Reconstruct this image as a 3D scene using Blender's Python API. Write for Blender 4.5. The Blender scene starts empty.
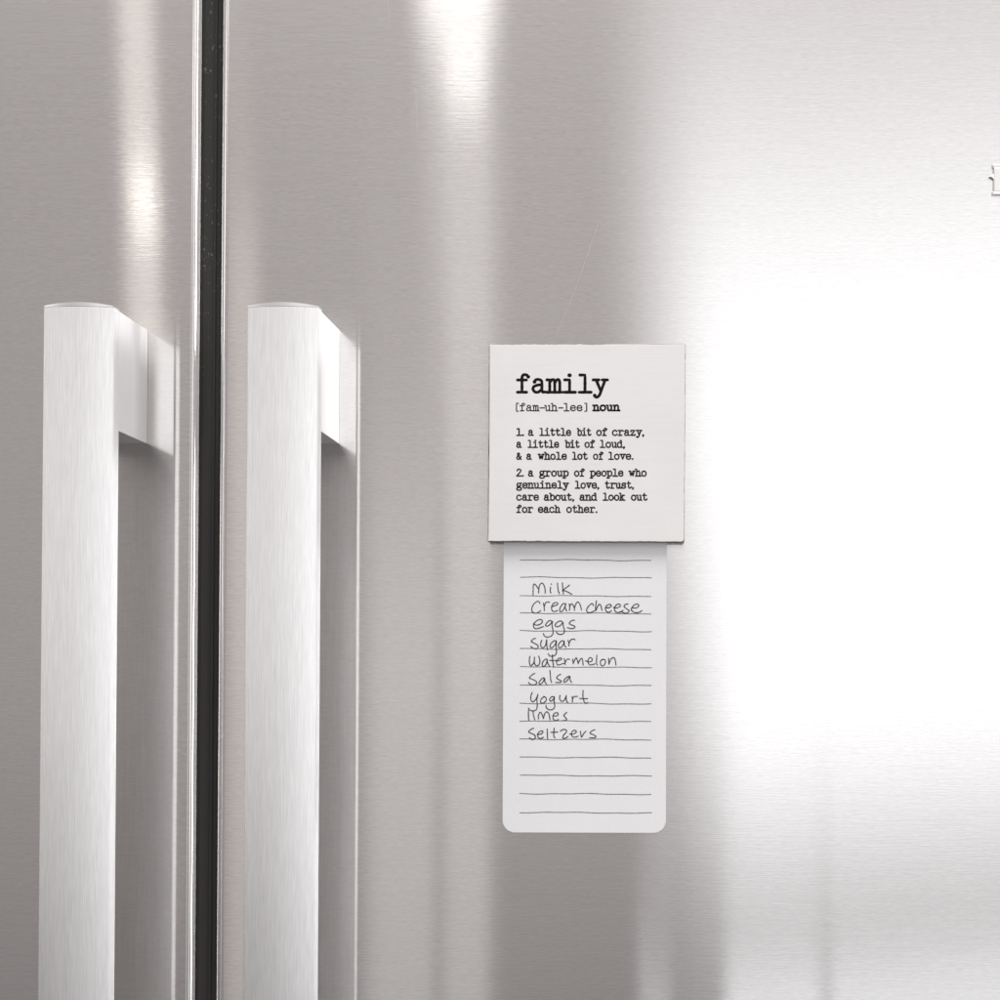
import bpy, bmesh, math, random
from mathutils import Vector, Matrix
random.seed(7)
R = math.radians
sc = bpy.context.scene
C = sc.collection

# ------------------------------------------------------------------ camera
# metres; the door faces lie in the plane y = 0, x to the right, z up
F, CX, CY, DIST = 2100.0, 680.0, 640.0, 1.05
PITCH, ROLL = R(1.09), R(0.16)
cd = bpy.data.cameras.new('camera'); cam = bpy.data.objects.new('camera', cd); C.objects.link(cam)
RM = Matrix.Rotation(R(90) + PITCH, 3, 'X') @ Matrix.Rotation(ROLL, 3, 'Z')
cam.location = (0, -DIST, 0)
cam.rotation_euler = RM.to_euler()
cd.sensor_fit = 'HORIZONTAL'; cd.sensor_width = 36.0; cd.lens = 36.0 * F / 1000.0
cd.shift_x = (500 - CX) / 1000.0; cd.shift_y = (CY - 500) / 1000.0
cd.clip_start = 0.01; cd.clip_end = 100
sc.camera = cam

def at(px, py, Y=0.0):
    """point of the plane y=Y measured on the photograph"""
    d = RM @ Vector(((px - CX) / F, -(py - CY) / F, -1.0))
    t = (Y + DIST) / d.y
    return Vector((d.x * t, Y, d.z * t))

# ------------------------------------------------------------------ materials
class NT:
    def __init__(s, name):
        s.m = bpy.data.materials.new(name); s.m.use_nodes = True
        s.t = s.m.node_tree; s.b = s.t.nodes['Principled BSDF']
        s.tc = s.t.nodes.new('ShaderNodeTexCoord')
    def n(s, typ, **kw):
        o = s.t.nodes.new(typ)
        for k, v in kw.items():
            if k in o.inputs.keys(): o.inputs[k].default_value = v
            else: setattr(o, k, v)
        return o
    def l(s, a, b): s.t.links.new(a, b)
    def noise(s, scale, sv=(1, 1, 1), detail=4, rough=.55, dist=0):
        mp = s.n('ShaderNodeMapping'); mp.inputs['Scale'].default_value = sv
        s.l(s.tc.outputs['Object'], mp.inputs['Vector'])
        no = s.n('ShaderNodeTexNoise'); no.inputs['Scale'].default_value = scale
        no.inputs['Detail'].default_value = detail; no.inputs['Roughness'].default_value = rough
        no.inputs['Distortion'].default_value = dist
        s.l(mp.outputs['Vector'], no.inputs['Vector']); return no.outputs['Fac']
    def ramp(s, fac, stops):
        r = s.n('ShaderNodeValToRGB'); e = r.color_ramp.elements
        while len(e) < len(stops): e.new(.5)
        for i, (p, c) in enumerate(stops):
            e[i].position = p; e[i].color = (c[0], c[1], c[2], 1) if hasattr(c, '__len__') else (c, c, c, 1)
        s.l(fac, r.inputs['Fac']); return r.outputs['Color']
    def rng(s, fac, a, b):
        r = s.n('ShaderNodeMapRange'); r.inputs['To Min'].default_value = a; r.inputs['To Max'].default_value = b
        s.l(fac, r.inputs['Value']); return r.outputs['Result']
    def math(s, op, a, b):
        r = s.n('ShaderNodeMath', operation=op)
        for i, v in enumerate((a, b)):
            if isinstance(v, (int, float)): r.inputs[i].default_value = v
            else: s.l(v, r.inputs[i])
        return r.outputs[0]
    def bump(s, h, dist, strength=1.0, normal=None):
        b = s.n('ShaderNodeBump'); b.inputs['Distance'].default_value = dist; b.inputs['Strength'].default_value = strength
        s.l(h, b.inputs['Height'])
        if normal: s.l(normal, b.inputs['Normal'])
        return b.outputs['Normal']

def brushed(name, col, rough, aniso, spread_axis, grain, bump_d, var=.05, wave=0.0):
    m = NT(name); b = m.b
    b.inputs['Metallic'].default_value = 1.0
    b.inputs['Anisotropic'].default_value = aniso
    cv = m.n('ShaderNodeCombineXYZ')
    for i in range(3): cv.inputs[i].default_value = spread_axis[i]
    m.l(cv.outputs[0], b.inputs['Tangent'])
    g = m.noise(1.0, grain, 3, .6)
    g2 = m.noise(1.0, tuple(v * .22 for v in grain), 3, .6)
    mix = m.math('ADD', m.math('MULTIPLY', g, .85), m.math('MULTIPLY', g2, .15))
    m.l(m.ramp(mix, [(.3, [c * (1 - var) for c in col]), (.7, [min(1, c * (1 + var)) for c in col])]), b.inputs['Base Color'])
    m.l(m.rng(g2, rough * .9, rough * 1.1), b.inputs['Roughness'])
    nrm = m.bump(mix, bump_d)
    if wave:
        w = m.noise(3.0, (1, 1, .25), 2, .4)
        nrm = m.bump(w, wave, 1.0, nrm)
    m.l(nrm, b.inputs['Normal'])
    return m.m

def plain(name, col, rough, metal=0.0, var=.04, sc_=60, spec=.5):
    m = NT(name)
    m.l(m.ramp(m.noise(sc_), [(.3, [c * (1 - var) for c in col]), (.7, [min(1, c * (1 + var)) for c in col])]), m.b.inputs['Base Color'])
    m.b.inputs['Roughness'].default_value = rough; m.b.inputs['Metallic'].default_value = metal
    m.b.inputs['Specular IOR Level'].default_value = spec
    return m.m

M = {}
def door_steel():
    """horizontally brushed steel: mirror-sharp across the brushing, smeared along the vertical"""
    m = NT('brushed_door_steel'); t = m.t
    t.nodes.remove(m.b)
    out = [n for n in t.nodes if n.type == 'OUTPUT_MATERIAL'][0]
    g = m.noise(1.0, (230, 30, 2200), 3, .6); g2 = m.noise(1.0, (40, 10, 700), 2, .5)
    mix = m.math('ADD', m.math('MULTIPLY', g, .8), m.math('MULTIPLY', g2, .2))
    hb = m.noise(1.0, (75, 10, 2000), 1, .5)
    col = m.ramp(mix, [(.3, (.680, .667, .661)), (.7, (.790, .775, .768))])
    nrm = m.bump(hb, .0000085)
    nrm = m.bump(m.noise(3.0, (1, 1, .25), 2, .4), .00010, 1.0, nrm)
    cv = m.n('ShaderNodeCombineXYZ'); cv.inputs[0].default_value = 1
    def lobe(dist, rx, ry):
        al = math.sqrt(rx * ry); a = 1 - math.sqrt(rx / ry)
        n = t.nodes.new('ShaderNodeBsdfAnisotropic'); n.distribution = dist
        n.inputs['Roughness'].default_value = math.sqrt(al); n.inputs['Anisotropy'].default_value = a
        m.l(col, n.inputs['Color']); m.l(nrm, n.inputs['Normal']); m.l(cv.outputs[0], n.inputs['Tangent']); return n.outputs[0]
    m1 = m.n('ShaderNodeMixShader'); m1.inputs[0].default_value = .55
    m.l(lobe('BECKMANN', .0020, .012), m1.inputs[1]); m.l(lobe('BECKMANN', .0026, .13), m1.inputs[2])
    m.l(m1.outputs[0], out.inputs['Surface']); return m.m
M['door'] = door_steel()
M['bar'] = brushed('brushed_handle_steel', (.815, .807, .805), .46, .9, (1, 0, 0), (2500, 2500, 75), .00005, .10)
M['bracket'] = brushed('brushed_bracket_steel', (.87, .865, .86), .52, .7, (0, 1, 0), (1800, 1800, 45), .00003, .05)
M['chrome'] = plain('polished_metal', (.80, .79, .78), .12, 1.0)
M['cap'] = plain('satin_cap_metal', (.80, .79, .78), .38, 1.0)
M['body'] = plain('grey_cabinet_paint', (.16, .16, .16), .5)

m = NT('black_gasket_rubber')
fl = m.noise(900, (1, 1, .5), 2, .5); zone = m.noise(14, (1, 1, .6), 2, .5)
sz = m.n('ShaderNodeSeparateXYZ'); m.l(m.tc.outputs['Object'], sz.inputs[0])
hi = m.n('ShaderNodeMapRange'); hi.inputs['From Min'].default_value = .92; hi.inputs['From Max'].default_value = 1.10; m.l(sz.outputs[2], hi.inputs['Value'])
spk = m.math('MULTIPLY', m.math('MULTIPLY', m.ramp(fl, [(.665, 0), (.72, 1)]), m.ramp(zone, [(.40, .15), (.60, 1)])), hi.outputs[0])
mx = m.n('ShaderNodeMix', data_type='RGBA'); mx.inputs[6].default_value = (.030, .029, .028, 1); mx.inputs[7].default_value = (.25, .24, .23, 1)
m.l(spk, mx.inputs[0]); m.l(mx.outputs[2], m.b.inputs['Base Color']); m.b.inputs['Roughness'].default_value = .7; m.b.inputs['Specular IOR Level'].default_value = .25
M['gasket'] = m.m

m = NT('painted_wood_board')
gr = m.noise(1.0, (60, 60, 900), 4, .6); blot = m.noise(28, (1, 1, 1), 4, .6)
base = m.ramp(gr, [(.3, (.765, .752, .746)), (.7, (.785, .774, .768))])
mx = m.n('ShaderNodeMix', data_type='RGBA', blend_type='MULTIPLY'); mx.inputs[0].default_value = 1
m.l(base, mx.inputs[6]); m.l(m.ramp(blot, [(.35, (.965, .965, .965)), (.65, (1.0, 1.0, 1.0))]), mx.inputs[7])
m.l(mx.outputs[2], m.b.inputs['Base Color']); m.b.inputs['Roughness'].default_value = .6
m.l(m.bump(m.math('ADD', gr, blot), .00004), m.b.inputs['Normal'])
M['board'] = m.m

m = NT('worn_board_edge')     # paint rubbed off in patches, raw brown board below
wr = m.noise(260, (1, 1, 1), 4, .65)
m.l(m.ramp(wr, [(.34, (.62, .58, .545)), (.50, (.25, .20, .165))]), m.b.inputs['Base Color'])
m.b.inputs['Roughness'].default_value = .8
m.l(m.bump(wr, .0004), m.b.inputs['Normal'])
M['edge'] = m.m
M['raw'] = plain('raw_board', (.20, .155, .12), .85, 0, .25, 300)

m = NT('notepad_paper')
fb = m.noise(700, (1, 1, 1), 3, .6); bl = m.noise(25, (1, 1, .6), 3, .6)
m.l(m.ramp(m.math('ADD', m.math('MULTIPLY', fb, .5), m.math('MULTIPLY', bl, .5)), [(.35, (.765, .765, .77)), (.65, (.795, .795, .80))]), m.b.inputs['Base Color'])
m.b.inputs['Roughness'].default_value = .75
m.l(m.bump(bl, .0003), m.b.inputs['Normal'])
M['paper'] = m.m
m = NT('page_edges')
st = m.noise(1.0, (3, 9000, 3), 1, .5)
m.l(m.ramp(st, [(.4, (.55, .55, .55)), (.6, (.8, .8, .8))]), m.b.inputs['Base Color'])
m.b.inputs['Roughness'].default_value = .9
M['pages'] = m.m
M['print'] = plain('black_print', (.006, .0055, .0055), .6, 0, .5, 900, .12)
M['printsoft'] = plain('faded_black_print', (.018, .016, .016), .6, 0, .9, 700, .15)
M['pen'] = plain('grey_pen', (.065, .063, .065), .5, 0, .5, 700, .2)
M['rule'] = plain('grey_rule_ink', (.17, .168, .17), .6, 0, .35, 500, .2)

# ------------------------------------------------------------------ object helpers
def link(name, bm, mat, parent=None, smooth=False, loc=None):
    me = bpy.data.meshes.new(name); bm.normal_update(); bm.to_mesh(me); bm.free()
    if isinstance(mat, (list, tuple)):
        for q in mat: me.materials.append(q)
    else: me.materials.append(mat)
    if smooth:
        for p in me.polygons: p.use_smooth = True
    o = bpy.data.objects.new(name, me); C.objects.link(o)
    if loc is not None: o.location = loc
    if parent: o.parent = parent
    return o
def thing(name, loc, label, cat):
    o = bpy.data.objects.new(name, None); o.empty_display_size = .05; C.objects.link(o); o.location = loc
    o['label'] = label; o['category'] = cat; return o

def slab(outline, y0, y1, bevel=0.0, seg=3, off=Vector((0, 0, 0))):
    """closed plate: outline of (x,z), front at y0 (nearer camera), back at y1, front edge rounded"""
    bm = bmesh.new()
    steps = [(y1, 0.0)]
    if bevel:
        for k in range(seg + 1):
            a = math.pi / 2 * k / seg
            steps.append((y0 + bevel * (1 - math.sin(a)), bevel * (1 - math.cos(a))))
    else: steps.append((y0, 0.0))
    n = len(outline)
    def inset(d):
        out = []
        for i in range(n):
            p0 = Vector(outline[i - 1]); p1 = Vector(outline[i]); p2 = Vector(outline[(i + 1) % n])
            e1 = (p1 - p0).normalized(); e2 = (p2 - p1).normalized()
            n1 = Vector((-e1.y, e1.x)); n2 = Vector((-e2.y, e2.x)); mm = (n1 + n2).normalized()
            out.append(p1 + mm * (d / max(.3, mm.dot(n1))))
        return out
    rings = []
    for y, d in steps:
        rings.append([bm.verts.new(Vector((p.x, y, p.y)) - off) for p in inset(d)])
    for a, b in zip(rings, rings[1:]):
        for i in range(n): bm.faces.new((a[i], a[(i + 1) % n], b[(i + 1) % n], b[i]))
    bm.faces.new(rings[-1]); bm.faces.new(list(reversed(rings[0])))
    bmesh.ops.recalc_face_normals(bm, faces=bm.faces)
    return bm

def rrect(x0, x1, z0, z1, r=(0, 0, 0, 0), seg=8):
    """counter-clockwise rounded rectangle; radii bl, br, tr, tl"""
    pts = []
    for (cx, cz, a0, rr) in ((x0, z0, 180, r[0]), (x1, z0, 270, r[1]), (x1, z1, 0, r[2]), (x0, z1, 90, r[3])):
        if rr <= 0: pts.append((cx, cz)); continue
        ox = cx + (rr if cx == x0 else -rr); oz = cz + (rr if cz == z0 else -rr)
        for k in range(seg + 1):
            a = R(a0 + 90 * k / seg); pts.append((ox + rr * math.cos(a), oz + rr * math.sin(a)))
    return pts

def smooth_by_angle(o, ang=35):
    me = o.data
    for p in me.polygons: p.use_smooth = True
    me.set_sharp_from_angle(angle=R(ang))
    for p in me.polygons:
        if abs(p.normal.y) > .9999 or len(p.vertices) > 4: p.use_smooth = False

# ------------------------------------------------------------------ refrigerator
Z0, Z1 = -.80, .56
fr = thing('refrigerator', (-.236, .03, Z0), 'stainless steel refrigerator with two brushed doors and two vertical bar handles, carrying the list', 'refrigerator')
FO = Vector(fr.location)
GL, GR = at(199.1, 500).x, at(216.4, 500).x
def gapx(px, z):                     # the doors hang plumb
    return at(px, 500).x
body = link('body', slab(rrect(-.70, .232, Z0 - .02, Z1 + .02), .075, .72, 0, off=FO), M['body'], fr)

def door(x0, x1):
    w = slab(rrect(x0, x1, Z0, Z1), 0.0, .058, .0052, 10, off=FO)
    o = link('door', w, M['door'], fr); smooth_by_angle(o, 30); return o
dl = door(-.695, GL); dr = door(GR, .229)
dl['label'] = 'left steel door'; dr['label'] = 'right steel door holding the list'
# rubber sealed mullion in the gap between the doors
bm = slab(rrect(GL - .004, GR + .004, Z0, Z1), .0062, .05, 0, off=FO)
gk = link('gasket', bm, M['gasket'], fr)
bm = slab(rrect(GR - .0035, GR - .0022, Z0, Z1), .0052, .0070, .0005, 2, off=FO)
link('gasket_bead', bm, M['gasket'], gk); gk.children[0].parent = gk

# handles ------------------------------------------------------------
YS, YC, YB = -.0650, -.0678, -.0560        # side edge, crest, back of the bar
def handle(pxl, pxr, pyt, pyb, label):
    xl = at(pxl, pyt, YS).x; xr = at(pxr, pyt, YS).x
    zt = at(pxr, pyt, YS).z; zb = zt - .78
    def profile():
        pr = []; n = 28; e = .0009
        for k in range(15):
            u = 1 - 2 * k / 14
            pr.append(((xl + xr) / 2 + u * (xr - xl) / 2, YB + .0030 * (1 - u * u)))
        pr.append((xl, YS + e))
        for k in range(n + 1):
            u = -1 + 2 * k / n
            y = YS + (YC - YS) * (1 - abs(u) ** 2)
            pr.append((xl + .0005 + (xr - xl - .001) * (u + 1) / 2, y))
        pr.append((xr, YS + e)); return pr
    pr = profile()
    def prism(z0f, z1f):
        bm = bmesh.new()
        a = [bm.verts.new(Vector((x, y, z0f(x, y))) - FO) for x, y in pr]
        b = [bm.verts.new(Vector((x, y, z1f(x, y))) - FO) for x, y in pr]
        n = len(pr)
        for i in range(n): bm.faces.new((a[i], a[(i + 1) % n], b[(i + 1) % n], b[i]))
        bm.faces.new(b); bm.faces.new(list(reversed(a)))
        bmesh.ops.recalc_face_normals(bm, faces=bm.faces); return bm
    bar = link('handle', prism(lambda x, y: zb, lambda x, y: zt), M['bar'], fr); smooth_by_angle(bar, 28)
    bar['label'] = label
    xm, hw = (xl + xr) / 2, (xr - xl) / 2
    dome = lambda x: 0.0005 + .0014 * (1 - ((x - xm) / hw) ** 2)
    g = .00014
    for (f0, f1) in ((lambda x, y: zt + g, lambda x, y: zt + g + dome(x)), (lambda x, y: zb - g - dome(x), lambda x, y: zb - g)):
        e = link('end_cap', prism(f0, f1), M['cap'], bar); smooth_by_angle(e, 28)
    # brackets between the bar and the door
    h = zt - at(pxr, pyb, YS).z
    i = .0006
    for (a, b) in ((zt - h, zt), (zb, zb + h)):
        bm = slab(rrect(xl + .003, xr - i, a, b), YB + .0015, -.0004, .0003, 2, off=FO)
        core = slab(rrect(xl + .005, xr - i - .002, a + .002, b - .002), YB - .001, -.0000, 0, off=FO)
        tm = bpy.data.meshes.new('t'); core.to_mesh(tm); core.free(); bm.from_mesh(tm); bpy.data.meshes.remove(tm)
        bk = link('bracket', bm, M['bracket'], bar)
    return bar
handle(43.5, 114.4, 307.5, 428, 'left bar handle')
handle(247.4, 318.6, 307.5, 428, 'right bar handle')

# raised chrome initial of the maker's badge, cut by the picture's edge
def strokes_poly(parts, y0, y1, off, bevel=.0003):
    bm = bmesh.new()
    for pts in parts:
        t = slab(pts, y0, y1, bevel, 2, off=off)
        me = bpy.data.meshes.new('t'); t.to_mesh(me); t.free(); bm.from_mesh(me); bpy.data.meshes.remove(me)
    return bm
def P2(px, py): v = at(px, py, 0); return (v.x, v.z)
def polyq(*q): return [P2(*p) for p in q]
bd = strokes_poly([polyq((992, 168.5), (1009, 168.5), (1009, 165.2), (992, 165.2)),
                   polyq((992, 195.8), (1009, 195.8), (1009, 192.5), (992, 192.5)),
                   polyq((993.2, 192.6), (1006, 192.6), (1006, 168.4), (993.2, 168.4)),
                   polyq((988.6, 177.5), (993.4, 180.2), (993.4, 174.8)),
                   polyq((1005.8, 184), (1017, 196), (1024, 196), (1009, 180), (1022, 166), (1015, 166), (1005.8, 177))],
                  -.0022, .0001, FO)
link('badge', bd, M['chrome'], fr)['label'] = 'raised chrome badge letter'

# ------------------------------------------------------------------ writing
def catmull(pts, n=6):
    if len(pts) < 3: return pts
    P = [2 * Vector(pts[0]) - Vector(pts[1])] + [Vector(p) for p in pts] + [2 * Vector(pts[-1]) - Vector(pts[-2])]
    out = []
    for i in range(1, len(P) - 2):
        p0, p1, p2, p3 = P[i - 1:i + 3]
        for k in range(n):
            t = k / n
            out.append(.5 * ((2 * p1) + (p2 - p0) * t + (2 * p0 - 5 * p1 + 4 * p2 - p3) * t * t + (3 * p1 - p0 - 3 * p2 + p3) * t ** 3))
    out.append(P[-2]); return [tuple(v) for v in out]

class Ink:
    """flat ink strokes lying on the plane y=Y; points given as measured on the photograph"""
    def __init__(s, Y, off): s.bm = bmesh.new(); s.Y = Y; s.off = off; s.k = 0
    def stroke(s, pts, hw, jit=.0, taper=False):
        s.k += 1
        y = s.Y - .0000012 * (s.k % 40)
        P = [at(p[0], p[1], s.Y) for p in pts]
        P = [P[0]] + [b for a, b in zip(P, P[1:]) if (b - a).length > 1e-6]
        w = hw * .000494
        if len(P) == 1:
            P = [P[0] - Vector((w * .15, 0, 0)), P[0] + Vector((w * .15, 0, 0))]
        # resample
        Q = [P[0]]; st = w * 1.2
        for a, b in zip(P, P[1:]):
            n = max(1, int((b - a).length / st))
            for k in range(1, n + 1): Q.append(a.lerp(b, k / n))
        L, Rr = [], []
        N = len(Q)
        for i, q in enumerate(Q):
            d = (Q[min(i + 1, N - 1)] - Q[max(i - 1, 0)]).normalized()
            nn = Vector((-d.z, 0, d.x))
            ww = w * (1 + random.uniform(-jit, jit))
            if taper and N > 4: ww *= .72 + .28 * math.sin(math.pi * min(1, (i + 1) / N * 1.6)) if i < N * .6 else .85 + .15 * random.random()
            L.append(q + nn * ww); Rr.append(q - nn * ww)
        bm = s.bm
        V = lambda p: bm.verts.new(Vector((p.x, y, p.z)) - s.off)
        Lv = [V(p) for p in L]; Rv = [V(p) for p in Rr]
        for i in range(N - 1):
            bm.faces.new((Rv[i], Rv[i + 1], Lv[i + 1], Lv[i]))
        for (c, a, b, sg) in ((Q[0], Lv[0], Rv[0], 1), (Q[-1], Rv[-1], Lv[-1], 1)):
            ca = Vector((a.co.x, 0, a.co.z)); cb = Vector((b.co.x, 0, b.co.z))
            mid = (ca + cb) / 2; r0 = ca - mid; fan = [a]
            for k in range(1, 4):
                ang = math.pi * k / 4
                v = Vector((r0.x * math.cos(ang) - r0.z * math.sin(ang), 0, r0.x * math.sin(ang) + r0.z * math.cos(ang)))
                fan.append(bm.verts.new(Vector((mid.x + v.x, y - s.off.y, mid.z + v.z))))
            fan.append(b)
            try: bm.faces.new(fan)
            except Exception: pass
    def done(s, name, mat, parent):
        for f in s.bm.faces:
            f.normal_update()
            if f.normal.y > 0: f.normal_flip()
        return link(name, s.bm, mat, parent)

# hairline scratches in the right door's face
M['scratch'] = plain('scratched_bare_steel', (.72, .71, .705), .34, 1.0)
for pts in ([(598, 224), (585, 262), (571, 300), (556, 336)], [(416, 88), (417, 128)], [(680, 862), (668, 850), (652, 838)], [(388, 0), (389, 26)]):
    ink = Ink(-.00002, FO); ink.stroke(catmull(pts, 6), .10, .5)
    ink.done('scratch', M['scratch'], dr)
S, Lp, D = 's', 'l', 'd'
def circ(cx, cy, rx, ry, n=20): return [(cx + rx * math.sin(2 * math.pi * k / n), cy + ry * math.cos(2 * math.pi * k / n)) for k in range(n + 1)]
bowl = [(2, 7), (4, 9.5), (6.4, 9.8), (8.7, 7.8), (9.1, 5), (8.6, 2.1), (6.4, .1), (4, .3), (2, 2.6)]
G = {
 'f': [(S, [(8.4, 12.0), (7.4, 13.5), (5.5, 13.8), (4.2, 12.4), (4, 10)]), (Lp, [(4, 10.5), (4, 0)]), (Lp, [(.8, 9.6), (7.2, 9.6)]), (Lp, [(.8, 0), (7.4, 0)]), (D, (8.5, 12.1))],
 'a': [(S, [(1.8, 8.2), (3, 9.8), (5.2, 10), (7, 8.8), (7.2, 6.5)]), (Lp, [(7.2, 7), (7.2, 1.5)]), (S, [(7.2, 1.6), (7.8, .2), (9.8, .2)]), (S, [(7.2, 5.9), (4.2, 5.6), (1.5, 4.4), (.9, 2.2), (2.4, .2), (4.8, .2), (7.2, 2.4)]), (D, (2, 8.1))],
 'm': [(Lp, [(-.2, 9.7), (1.8, 9.7), (1.8, 0)]), (S, [(1.8, 7.6), (3.2, 9.7), (4.8, 9.7), (5.4, 7.5)]), (Lp, [(5.4, 8), (5.4, 0)]), (S, [(5.4, 7.6), (6.8, 9.7), (8.4, 9.7), (9, 7.5)]), (Lp, [(9, 8), (9, 0)]), (Lp, [(-.2, 0), (3.4, 0)]), (Lp, [(4.4, 0), (6.7, 0)]), (Lp, [(7.7, 0), (10.8, 0)])],
 'i': [(Lp, [(1.5, 9.7), (5, 9.7), (5, 0)]), (Lp, [(.8, 0), (9.2, 0)]), (D, (5, 13.3, 1.35))],
 'l': [(Lp, [(1.4, 13.5), (5, 13.5), (5, 0)]), (Lp, [(.8, 0), (9.4, 0)])],
 'y': [(Lp, [(-.2, 9.7), (3.9, 9.7)]), (Lp, [(6.2, 9.7), (10.2, 9.7)]), (Lp, [(1.9, 9.7), (5.4, .8)]), (S, [(8.4, 9.7), (5.4, .8), (4.2, -2.4), (2.4, -3.9), (.8, -3.0)]), (D, (.9, -2.4, 1.1))],
 '[': [(Lp, [(5.6, 14), (2.6, 14), (2.6, -.8), (5.6, -.8)])],
 ']': [(Lp, [(3, 14), (6, 14), (6, -.8), (3, -.8)])],
 '-': [(Lp, [(1.4, 5.4), (8.6, 5.4)])],
 'u': [(Lp, [(-.2, 9.7), (1.9, 9.7), (1.9, 3)]), (S, [(1.9, 3.2), (2.8, .4), (5, .2), (7.6, 2.8)]), (Lp, [(5.6, 9.7), (7.7, 9.7), (7.7, 0), (10, 0)])],
 'h': [(Lp, [(-.2, 13.5), (2, 13.5), (2, 0)]), (S, [(2, 7.3), (4, 9.6), (6.4, 9.8), (7.7, 7.5)]), (Lp, [(7.7, 7.8), (7.7, 0)]), (Lp, [(-.2, 0), (4, 0)]), (Lp, [(5.8, 0), (10, 0)])],
 'n': [(Lp, [(-.2, 9.7), (2, 9.7), (2, 0)]), (S, [(2, 7.3), (4, 9.6), (6.4, 9.8), (7.7, 7.5)]), (Lp, [(7.7, 7.8), (7.7, 0)]), (Lp, [(-.2, 0), (4, 0)]), (Lp, [(5.8, 0), (10, 0)])],
 'e': [(Lp, [(1, 5.2), (8.7, 5.2)]), (S, [(8.7, 5.3), (8, 8.6), (5, 9.9), (1.8, 8.4), (.9, 5), (1.8, 1.6), (4.8, .1), (7.2, .6), (8.9, 2.3)])],
 'o': [(Lp, circ(4.9, 4.9, 4.1, 4.9))],
 'c': [(S, [(8.2, 7.8), (6.8, 9.6), (4.6, 9.9), (1.8, 8.4), (.9, 5), (1.8, 1.6), (4.6, .1), (7, .6), (8.9, 2.4)]), (D, (8.1, 7.9, 1.1))],
 'r': [(Lp, [(.4, 9.7), (3, 9.7), (3, 0)]), (Lp, [(.4, 0), (6.6, 0)]), (S, [(3, 6.4), (4.8, 9.1), (7, 9.9), (8.9, 8.9)]), (D, (9, 8.6, 1.1))],
 't': [(Lp, [(3.7, 13), (3.7, 3)]), (S, [(3.7, 3.2), (4.3, .7), (6, .1), (8, .8), (8.9, 2.6)]), (Lp, [(.8, 9.5), (7.8, 9.5)])],
 'b': [(Lp, [(-.2, 13.5), (2, 13.5), (2, 0)]), (S, bowl)],
 'd': [(Lp, [(5.3, 13.5), (7.4, 13.5), (7.4, 0), (9.7, 0)]), (S, [(9.4 - x, y) for x, y in bowl])],
 'p': [(Lp, [(-.2, 9.7), (2, 9.7), (2, -3.8)]), (Lp, [(-.2, -3.8), (4.4, -3.8)]), (S, bowl)],
 'g': [(Lp, circ(4.3, 6.7, 3.3, 3.1)), (S, [(6.6, 8.9), (8, 10), (9.6, 9.8)]), (S, [(2.4, 4.4), (1.6, 2.8), (2.8, 1.7), (6.4, 1.4), (8.7, .1), (8.7, -2.4), (6.2, -3.9), (3, -3.9), (.8, -2.6), (.9, -.5), (2.8, 1.3)])],
 'v': [(Lp, [(-.2, 9.7), (4, 9.7)]), (Lp, [(6, 9.7), (10.2, 9.7)]), (Lp, [(1.9, 9.7), (5, 0), (8.1, 9.7)])],
 'w': [(Lp, [(-.4, 9.7), (3, 9.7)]), (Lp, [(7.4, 9.7), (10.8, 9.7)]), (Lp, [(1.2, 9.7), (3, 0), (5.2, 8.2), (7.3, 0), (9.2, 9.7)])],
 'z': [(Lp, [(1.2, 7.4), (1.2, 9.6), (8.2, 9.6), (1, .1), (8.6, .1), (8.6, 2.4)])],
 'k': [(Lp, [(-.2, 13.5), (2, 13.5), (2, 0)]), (Lp, [(-.2, 0), (4, 0)]), (Lp, [(2, 3.6), (7, 9.4)]), (Lp, [(5, 9.6), (9.2, 9.6)]), (Lp, [(3.9, 5.6), (7.5, 0)]), (Lp, [(5.6, 0), (10, 0)])],
 's': [(S, [(7.8, 7.8), (6.4, 9.7), (3.8, 9.8), (1.8, 8.2), (2.4, 6.1), (5, 5.1), (7.8, 3.9), (8.1, 1.5), (5.8, .1), (3, .2), (1.2, 2)]), (Lp, [(8, 9.8), (8, 7.2)]), (Lp, [(1.1, 0), (1.1, 3)])],
 '1': [(Lp, [(1.4, 12.6), (4.6, 13.4), (4.6, 0)]), (Lp, [(.8, 0), (8.6, 0)])],
 '2': [(S, [(1.6, 10.4), (2.6, 12.8), (5, 13.5), (7.6, 12.2), (7.6, 9.4), (4.4, 4.8), (1, .2)]), (Lp, [(1, .2), (9, .2)])],
 '&': [(S, [(9.2, 5.8), (7.2, 2), (4.6, .1), (2, .6), (1, 2.8), (2.4, 5.6), (5.6, 8.2), (6, 10.8), (4.2, 12.2), (2.5, 10.8), (3, 8.2), (6, 3.6), (9.2, 0)])],
 '.': [(D, (1.6, .5, 1.3))],
 ',': [(D, (1.6, .6, 1.3)), (S, [(2, .6), (2, -1), (.9, -2)])],
}
ADV = {'.': 4.6, ',': 4.6, '[': 8, ']': 8, '-': 9.6, 'w': 12.2, '1': 10, '2': 10}
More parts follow.
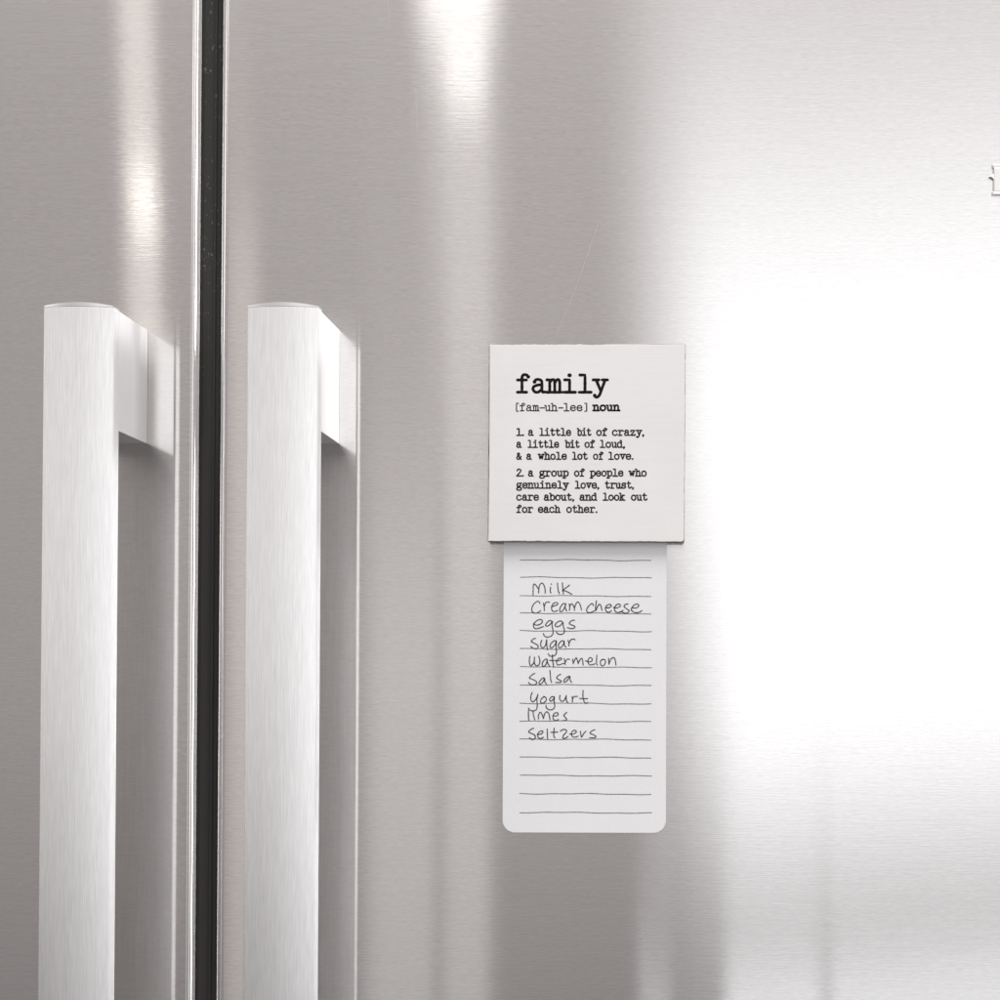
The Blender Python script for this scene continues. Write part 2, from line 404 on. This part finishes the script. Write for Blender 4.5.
def word(ink, txt, x0, x1, base, xh, hw, jit=.12):
    """x0..x1 outer extents, base = outer bottom, xh = outer x-height, all in measured units"""
    items, cx = [], 0.0
    for ch in txt:
        for it in G[ch]:
            if it[0] == D: items.append((D, (it[1][0] + cx, it[1][1]), it[1][2] if len(it[1]) > 2 else 1.2))
            else:
                p = catmull(it[1]) if it[0] == S else it[1]
                items.append((Lp, [(a + cx, b) for a, b in p], 1))
        cx += ADV.get(ch, 11.0)
    xs = [p[0] for it in items for p in (it[1] if it[0] == Lp else [it[1]])]
    a, b = min(xs), max(xs)
    kx = (x1 - x0 - 2 * hw) / (b - a); ky = (xh - 2 * hw) / 9.9
    dx = random.uniform(-.1, .1)
    mp = lambda p: (x0 + hw + (p[0] - a) * kx, base - hw - p[1] * ky)
    for it in items:
        if it[0] == D: ink.stroke([mp(it[1])], hw * it[2], 0)
        else: ink.stroke([mp(p) for p in it[1]], hw, jit)

# ------------------------------------------------------------------ notepad
YP = -.0040
pl, pr_, pt, pb = 503.2, 666.0, 420, 832.5
tl, tr, bl_, br = at(504, 420, YP), at(666.6, 420, YP), at(502.6, 831.6, YP), at(665.9, 833.6, YP)
cen = (bl_ + br) / 2; tiltp = math.atan2(br.z - bl_.z, br.x - bl_.x) * .6
pad = thing('notepad', (0, 0, 0), 'tall white lined notepad with handwritten shopping list hanging below the square board', 'notepad')
PO = Vector((cen.x, 0, cen.z)); pad.location = PO
x0, x1 = bl_.x, br.x; z0, z1 = cen.z, tl.z
r = .0062
def off_curl(bm): return bm
pg = link('page_stack', slab([(x + .0002, z) for x, z in rrect(x0, x1 - .0004, z0 + .0002, z1, (r, r, .001, .001), 10)], YP + .00022, -.0004, 0, off=PO), M['pages'], pad)
# top sheet: its own leaf with the slightest curl at the free end
bm = slab(rrect(x0, x1, z0, z1, (r, r, .001, .001), 10), YP, YP + .00012, 0, off=PO)
sh = link('top_sheet', bm, M['paper'], pad)

ink = Ink(YP - .00004, PO)
rules = [559.7, 577.2, 595.6, 612.9, 630.6, 648.6, 666.8, 684.8, 703.1, 720.9, 739.0, 757.1, 775.3, 793.5, 812.3]
for i, y in enumerate(rules):
    rs = random.Random(100 + i); ph, ph2, am = rs.uniform(0, 6), rs.uniform(0, 6), rs.uniform(.25, .5)
    pts = []
    for k in range(27):
        u = k / 26; x = 520.0 + rs.uniform(-.1, .1) * (k in (0, 26)) * 4 + u * 131.3
        pts.append((x, y + .8 * u + am * math.sin(u * 9 + ph) * .8 + .2 * math.sin(u * 23 + ph2)))
    ink.stroke(pts, .43, .16)
ink.done('ruled_lines', M['rule'], pad)

HW = [
 (526, 578, 16.667, [[(118, 292), (120, 200), (125, 110), (150, 105), (185, 145), (210, 190), (212, 250)], [(212, 190), (230, 115), (262, 85), (295, 110), (318, 180), (320, 255)],
   [(410, 150), (405, 200), (405, 235), (422, 248)], [(420, 98), (425, 108)], [(525, 85), (530, 150), (540, 220), (558, 260)],
   [(608, 80), (612, 160), (620, 225), (625, 268)], [(728, 115), (680, 155), (605, 208), (650, 212), (720, 245), (765, 272)]]),
 (526, 596, 16.667, [[(232, 125), (215, 92), (180, 92), (130, 135), (98, 200), (105, 260), (150, 285), (200, 275), (248, 238)], [(290, 118), (302, 180), (308, 245)], [(308, 165), (325, 118), (350, 100), (395, 102)],
   [(430, 180), (480, 160), (530, 140), (520, 112), (485, 108), (445, 140), (425, 195), (440, 245), (480, 258), (525, 240)],
   [(655, 130), (625, 125), (580, 175), (560, 235), (580, 262), (620, 235), (650, 175), (665, 130)], [(657, 140), (655, 200), (680, 250)],
   [(720, 130), (730, 190), (722, 240)], [(725, 180), (755, 130), (785, 150), (805, 200), (808, 240)], [(808, 200), (835, 125), (870, 100), (905, 150), (925, 235)]]),
 (584, 596, 16.667, [[(158, 160), (140, 125), (100, 145), (55, 200), (45, 250), (90, 280), (140, 262), (200, 235)], [(208, 80), (198, 150), (192, 210), (200, 240)], [(200, 238), (230, 170), (260, 135), (285, 175), (300, 240)],
   [(360, 195), (420, 195), (455, 160), (430, 138), (380, 160), (355, 205), (370, 250), (410, 270), (460, 245)],
   [(490, 188), (545, 200), (605, 170), (595, 138), (550, 140), (515, 185), (510, 235), (545, 270), (600, 270), (650, 238)],
   [(735, 135), (700, 135), (668, 170), (700, 205), (750, 240), (740, 270), (690, 285), (640, 270), (600, 262)],
   [(800, 195), (870, 200), (912, 165), (895, 135), (850, 140), (805, 185), (790, 230), (830, 270), (900, 275), (950, 255), (965, 238)]]),
 (526, 614, 16.667, [[(125, 165), (180, 185), (250, 160), (275, 115), (245, 90), (190, 105), (140, 150), (125, 200), (150, 240), (200, 240), (290, 208)],
   [(435, 125), (395, 105), (345, 150), (325, 190), (360, 200), (410, 165), (440, 120), (435, 190), (450, 270), (445, 340), (400, 375), (345, 385), (305, 360), (290, 325)],
   [(615, 135), (570, 115), (510, 145), (485, 190), (520, 212), (580, 185), (615, 140), (622, 200), (642, 280), (625, 325), (570, 340), (525, 325), (508, 300)],
   [(810, 105), (765, 108), (720, 155), (760, 180), (815, 205), (800, 235), (745, 242), (690, 225)]]),
 (526, 633, 16.667, [[(160, 88), (130, 95), (88, 140), (130, 165), (190, 200), (205, 235), (170, 262), (115, 250), (80, 222)],
   [(262, 120), (245, 175), (252, 225), (285, 245), (325, 205), (345, 110)], [(345, 110), (348, 200), (360, 280)],
   [(505, 130), (465, 130), (410, 185), (405, 240), (440, 240), (485, 190), (508, 135), (500, 230), (510, 310), (490, 365), (440, 385), (395, 380), (370, 345)],
   [(635, 135), (595, 130), (545, 185), (545, 235), (580, 242), (620, 195), (638, 140), (640, 200), (670, 240)],
   [(700, 120), (715, 165), (715, 215)], [(718, 170), (745, 115), (790, 100), (818, 112)]]),
 (524, 650, 20, [[(120, 125), (108, 190), (115, 280), (140, 310), (180, 280), (205, 220), (210, 140)], [(205, 220), (220, 285), (260, 315), (305, 285), (318, 210), (295, 120)],
   [(460, 180), (425, 185), (375, 240), (365, 300), (395, 330), (440, 285), (465, 190)], [(465, 190), (475, 260), (515, 330)],
   [(570, 95), (572, 200), (585, 280), (590, 345)], [(510, 205), (580, 210), (650, 205)],
   [(650, 225), (700, 210), (750, 185), (745, 160), (700, 165), (655, 215), (655, 275), (690, 298), (740, 285), (800, 265)],
   [(805, 170), (815, 225), (825, 290)], [(822, 250), (850, 200), (880, 178), (912, 188)]]),
 (570, 650, 20, [[(55, 180), (60, 225), (65, 275)], [(65, 270), (95, 200), (125, 155), (150, 210), (165, 275)], [(165, 270), (200, 195), (235, 165), (255, 225), (262, 300)],
   [(312, 215), (370, 235), (430, 225), (445, 180), (405, 150), (365, 190), (360, 245), (390, 290), (440, 295), (500, 275)],
   [(538, 100), (532, 180), (530, 250), (545, 300)],
   [(655, 185), (615, 215), (612, 280), (645, 318), (695, 285), (710, 220), (685, 185), (640, 195)],
   [(775, 165), (775, 220), (780, 285)], [(780, 280), (815, 190), (860, 150), (895, 170), (910, 230), (920, 300)]]),
 (524, 668, 16.667, [[(180, 88), (140, 110), (90, 165), (150, 190), (210, 230), (200, 270), (140, 280), (95, 265), (78, 238)],
   [(330, 160), (290, 185), (252, 240), (265, 272), (310, 240), (345, 170), (345, 220), (375, 268)], [(432, 40), (440, 120), (445, 190), (460, 240)],
   [(612, 105), (575, 120), (545, 165), (585, 195), (625, 220), (600, 240), (530, 240)], [(760, 135), (720, 150), (668, 200), (670, 235), (715, 215), (765, 140), (770, 200), (795, 240)]]),
 (524, 688, 14.286, [[(118, 60), (98, 120), (105, 180), (135, 195), (175, 150), (200, 90)], [(200, 90), (185, 170), (190, 250), (175, 310), (130, 325), (85, 315), (62, 285)],
   [(290, 120), (245, 160), (240, 205), (275, 215), (315, 180), (315, 140), (280, 120)],
   [(430, 125), (395, 125), (365, 165), (385, 190), (425, 150), (435, 125), (430, 200), (440, 265), (410, 305), (360, 310), (320, 280), (315, 245)],
   [(515, 105), (508, 145), (530, 185), (570, 180), (605, 110)], [(605, 105), (605, 170), (630, 215)], [(688, 120), (692, 160), (692, 200)], [(692, 160), (715, 125), (765, 118)],
   [(845, 35), (842, 110), (855, 180), (880, 222), (910, 205)], [(795, 150), (910, 152)]]),
 (524, 706, 16.667, [[(75, 70), (75, 150), (78, 243)], [(150, 90), (160, 160), (180, 230)], [(240, 150), (240, 215)], [(240, 160), (265, 105), (295, 125), (325, 210)], [(325, 205), (345, 130), (380, 95), (415, 130), (435, 230)],
   [(485, 160), (545, 165), (570, 135), (545, 108), (500, 130), (482, 180), (500, 230), (540, 240), (575, 225)], [(712, 105), (665, 155), (690, 190), (712, 220), (690, 240), (645, 242)]]),
 (524, 724, 12.5, [[(122, 52), (85, 68), (58, 98), (100, 120), (140, 145), (135, 180), (105, 195), (68, 172)], [(165, 128), (215, 125), (238, 95), (215, 85), (180, 110), (175, 160), (205, 180), (245, 165)],
   [(290, 60), (292, 120), (296, 190)], [(378, 50), (372, 110), (375, 160), (390, 170)], [(335, 103), (422, 100)],
   [(455, 88), (490, 68), (525, 72), (530, 100), (495, 140), (485, 175), (515, 178), (550, 155)], [(570, 125), (620, 125), (655, 95), (630, 78), (595, 105), (600, 150), (635, 165), (680, 150)],
   [(705, 90), (710, 125), (720, 165), (745, 120), (775, 90)], [(885, 72), (850, 85), (825, 115), (870, 135), (900, 155), (880, 172), (820, 172)]]),
]
ink = Ink(YP - .00010, PO)
for ox, oy, s_, strokes in HW:
    for st in strokes:
        ink.stroke(catmull([(ox + x / s_, oy + y / s_) for x, y in st], 5), .52, .12)
ink.done('handwriting', M['pen'], pad)

# ------------------------------------------------------------------ square board magnet
YM = -.0105
TL, TR, BR, BL = at(488.6, 344.2, YM), at(685.8, 343.4, YM), at(684.4, 542.2, YM), at(487.2, 541.6, YM)
MO = Vector(((TL.x + BR.x) / 2, 0, (BL.z + BR.z) / 2))
mg = thing('board_magnet', MO, 'square off-white wooden board printed with the family definition in black typewriter letters', 'magnet')
def edge_pts():
    rs = random.Random(5); corners = [BL, BR, TR, TL]; rad = [.0006, .0022, .0016, .0005]; pts = []
    for i in range(4):
        c = corners[i]; p = corners[i - 1]; q = corners[(i + 1) % 4]; rr = rad[i]
        a = (p - c).normalized(); b = (q - c).normalized()
        for k in range(6):
            t = k / 5; w = (1 - t) ** 2; v = t ** 2
            pt = c + a * rr * w + b * rr * v
            pts.append((pt.x, pt.z))
        s0 = c + b * rr; s1 = q - b * rad[(i + 1) % 4]; n = 110
        nrm = Vector((-b.z, 0, b.x)); drift = 0; amp = (.00006, .00004, .00009, .00006)[i]
        for k in range(1, n):
            drift = drift * .82 + rs.gauss(0, amp)
            d = drift + (rs.random() < .06) * rs.uniform(0, amp * 3)
            pt = s0.lerp(s1, k / n) + nrm * abs(d)
            pts.append((pt.x, pt.z))
    return pts
E = edge_pts()
bm = slab(E, YM, YP - .0002, .0005, 3, off=MO)
for f in bm.faces:
    f.material_index = 0 if (f.normal.y < -.97) else 1
    if abs(f.normal.y) < .25: f.material_index = 1
bm.normal_update()
for f in bm.faces: f.material_index = 0 if f.normal.y < -.8 else (2 if f.normal.z < -.5 and abs(f.normal.y) < .4 else 1)
link('board', bm, [M['board'], M['edge'], M['raw']], mg)
# magnet sheet behind the board, either side of the pad
for (a, b) in ((BL.x + .002, x0 - .001), ):
    pass
ink = Ink(YM - .00004, MO)
word(ink, 'family', 516.0, 609.2, 393.7, 15.6, 1.50, .08)
word(ink, 'noun', 592.0, 620.6, 411.5, 7.2, .95, .10)
ink.done('bold_lettering', M['print'], mg)
ink = Ink(YM - .00004, MO)
word(ink, '[fam-uh-lee]', 515.9, 587.3, 411.4, 6.5, .60)
def row(base, items):
    for t, a, b in items: word(ink, t, 505 + a / 6.452, 505 + b / 6.452, base, 6.5, .74)
row(436.1, [('1.', 72, 122), ('a', 148, 187), ('little', 220, 428), ('bit', 462, 558), ('of', 588, 660), ('crazy,', 690, 898)])
row(448.1, [('a', 72, 110), ('little', 145, 350), ('bit', 385, 483), ('of', 512, 580), ('loud,', 610, 775)])
row(460.0, [('&', 72, 108), ('a', 137, 175), ('whole', 210, 400), ('lot', 432, 535), ('of', 567, 635), ('love.', 665, 828)])
row(476.8, [('2.', 72, 120), ('a', 148, 187), ('group', 220, 412), ('of', 445, 515), ('people', 545, 765), ('who', 795, 915)])
row(488.9, [('genuinely', 72, 415), ('love,', 450, 608), ('trust,', 643, 832)])
row(500.9, [('care', 72, 220), ('about,', 250, 447), ('and', 480, 598), ('look', 630, 778), ('out', 812, 920)])
row(513.1, [('for', 72, 182), ('each', 212, 360), ('other.', 395, 595)])
ink.done('lettering', M['printsoft'], mg)

# ------------------------------------------------------------------ light: the kitchen's windows and lamps, behind and beside the camera, plus two added fills
WALL = 3.0
def lamp(name, a0, a1, b0, b1, L, col=(1, 1, 1), tilt=0, su=.12, sv=.12, sv2=None):
    """rectangular lamp on the wall facing the refrigerator; extents from where the steel mirrors it"""
    p = at(a0, b0, WALL); q = at(a1, b1, WALL)
    ld = bpy.data.lights.new(name, 'AREA'); ld.shape = 'RECTANGLE'
    ld.size = abs(q.x - p.x); ld.size_y = abs(q.z - p.z)
    ld.energy = L * math.pi * ld.size * ld.size_y; ld.color = col
    o = bpy.data.objects.new(name, ld); C.objects.link(o)
    o.location = ((p.x + q.x) / 2, -WALL, (p.z + q.z) / 2); o.rotation_euler = (R(90), R(tilt), 0)
    # light thins out towards the lamp's rim (curtain, shade)
    ld.use_nodes = True; t = ld.node_tree; em = t.nodes['Emission']
    ge = t.nodes.new('ShaderNodeNewGeometry'); sp = t.nodes.new('ShaderNodeSeparateXYZ'); t.links.new(ge.outputs['Parametric'], sp.inputs[0])
    prod = None
    for ax, lo, hi in ((0, su, su), (1, sv, sv if sv2 is None else sv2)):
        for e0, e1, w_ in ((0, 1, lo), (1, 0, hi)):
            mr = t.nodes.new('ShaderNodeMapRange'); mr.interpolation_type = 'SMOOTHSTEP'
            if e0 == 0: mr.inputs['From Min'].default_value = 0; mr.inputs['From Max'].default_value = max(w_, .001)
            else: mr.inputs['From Min'].default_value = 1; mr.inputs['From Max'].default_value = 1 - max(w_, .001)
            t.links.new(sp.outputs[ax], mr.inputs['Value'])
            if prod is None: prod = mr.outputs[0]
            else:
                mm = t.nodes.new('ShaderNodeMath'); mm.operation = 'MULTIPLY'
                t.links.new(prod, mm.inputs[0]); t.links.new(mr.outputs[0], mm.inputs[1]); prod = mm.outputs[0]
    t.links.new(prod, em.inputs['Strength'])
    return o
def aimed_lamp(name, loc, target, sx, sy, L, col=(1, 1, 1)):
    ld = bpy.data.lights.new(name, 'AREA'); ld.shape = 'RECTANGLE'; ld.size = sx; ld.size_y = sy
    ld.energy = L * math.pi * sx * sy; ld.color = col
    o = bpy.data.objects.new(name, ld); C.objects.link(o); o.location = loc
    o.rotation_euler = (Vector(target) - Vector(loc)).to_track_quat('-Z', 'Y').to_euler(); return o
WARM = (1, .93, .86)
WHITE, COOL = (1, .985, .975), (.94, .97, 1)
lamp('window_light', 606, 1160, -90, 960, 1.25, COOL, -5, .24, .28, .50)
lamp('window_light', 664, 1030, -60, 560, .85, COOL, -2, .22, .36)
lamp('window_light', 690, 825, 330, 900, .4, COOL, 0, .2, .35)
lamp('window_light', 720, 830, 500, 1600, .80, COOL, 0, .12, .30)
lamp('window_light', 827, 1090, 440, 1600, .80, COOL, 0, .02, .30)
lamp('curtain_light', 615, 1120, -340, 680, .82, COOL, -4.5, .16, .12)
lamp('curtain_light', 718, 1180, 540, 1700, .66, COOL, 0, .025, .16)
lamp('alcove_light', 638, 672, 730, 1500, .40, COOL, 0, .2, .25)
lamp('sconce_light', 125, 163, 187, 213, 7.0, WARM, 0, .30, .35)
lamp('night_light', 167, 173, 884, 900, 3.0, (1, .85, .65), 0, .3, .3)
lamp('doorway_light', 122, 158, -200, 520, .46, WARM, -1.5, .15, .1)
lamp('pendant_light', 402, 512, -160, 38, 1.7, WHITE, 0, .30, .20)
lamp('pendant_light', 415, 504, -60, 70, 1.5, WHITE, 0, .30, .20)
lamp('pendant_light', 438, 493, 40, 98, 3.8, WHITE, 0, .30, .3)
lamp('hall_light', 438, 496, 40, 1300, .26, WHITE, 0, .25, .1, .5)
lamp('hall_light', 352, 505, 330, 1500, .26, WHITE, 0, .2, .3)
lamp('hall_light', 440, 500, 780, 1500, .24, WHITE, 0, .2, .2)
lamp('cabinet_light', 229, 254, 160, 1300, .26, WARM, 0, .1, .1)
aimed_lamp('side_window_light', (2.3, -1.9, .2), (-.1, 0, 0), .55, 1.8, 9.5, (.97, .985, 1))
aimed_lamp('overhead_fill', (-.1, -1.25, 2.0), (-.1, 0, 0), 2.6, 1.2, 4.0, (1, .985, .98))  # unseen overhead fill, added to brighten the board and paper
aimed_lamp('left_fill', (-2.3, -1.5, .5), (-.1, 0, 0), .6, 1.4, 2.2, (1, .98, .97))  # added fill from the left side, stands for no real window

w = bpy.data.worlds.new('World'); sc.world = w; w.use_nodes = True
nt = w.node_tree; bg = nt.nodes['Background']
tc = nt.nodes.new('ShaderNodeTexCoord'); sx = nt.nodes.new('ShaderNodeSeparateXYZ'); nt.links.new(tc.outputs['Generated'], sx.inputs[0])
rp = nt.nodes.new('ShaderNodeValToRGB'); mr = nt.nodes.new('ShaderNodeMapRange')
mr.inputs['From Min'].default_value = -1; mr.inputs['From Max'].default_value = 1
nt.links.new(sx.outputs['Z'], mr.inputs['Value']); nt.links.new(mr.outputs['Result'], rp.inputs['Fac'])
e = rp.color_ramp.elements
e[0].position = .36; e[0].color = (.17, .158, .158, 1); e[1].position = .62; e[1].color = (.57, .535, .527, 1)
x_ = e.new(.5); x_.color = (.54, .508, .500, 1)
mx = nt.nodes.new('ShaderNodeMapRange'); mx.inputs['From Min'].default_value = -.32; mx.inputs['From Max'].default_value = -.10
mx.inputs['To Min'].default_value = .84; mx.inputs['To Max'].default_value = 1.0
nt.links.new(sx.outputs['X'], mx.inputs['Value'])
vm = nt.nodes.new('ShaderNodeVectorMath'); vm.operation = 'SCALE'
nt.links.new(rp.outputs['Color'], vm.inputs[0]); nt.links.new(mx.outputs[0], vm.inputs['Scale'])
nt.links.new(vm.outputs[0], bg.inputs['Color']); bg.inputs['Strength'].default_value = 1.0

sc.render.engine = 'CYCLES'
sc.view_settings.view_transform = 'Standard'; sc.view_settings.look = 'None'
sc.view_settings.exposure = 0; sc.view_settings.gamma = 1; sc.view_settings.use_curve_mapping = False
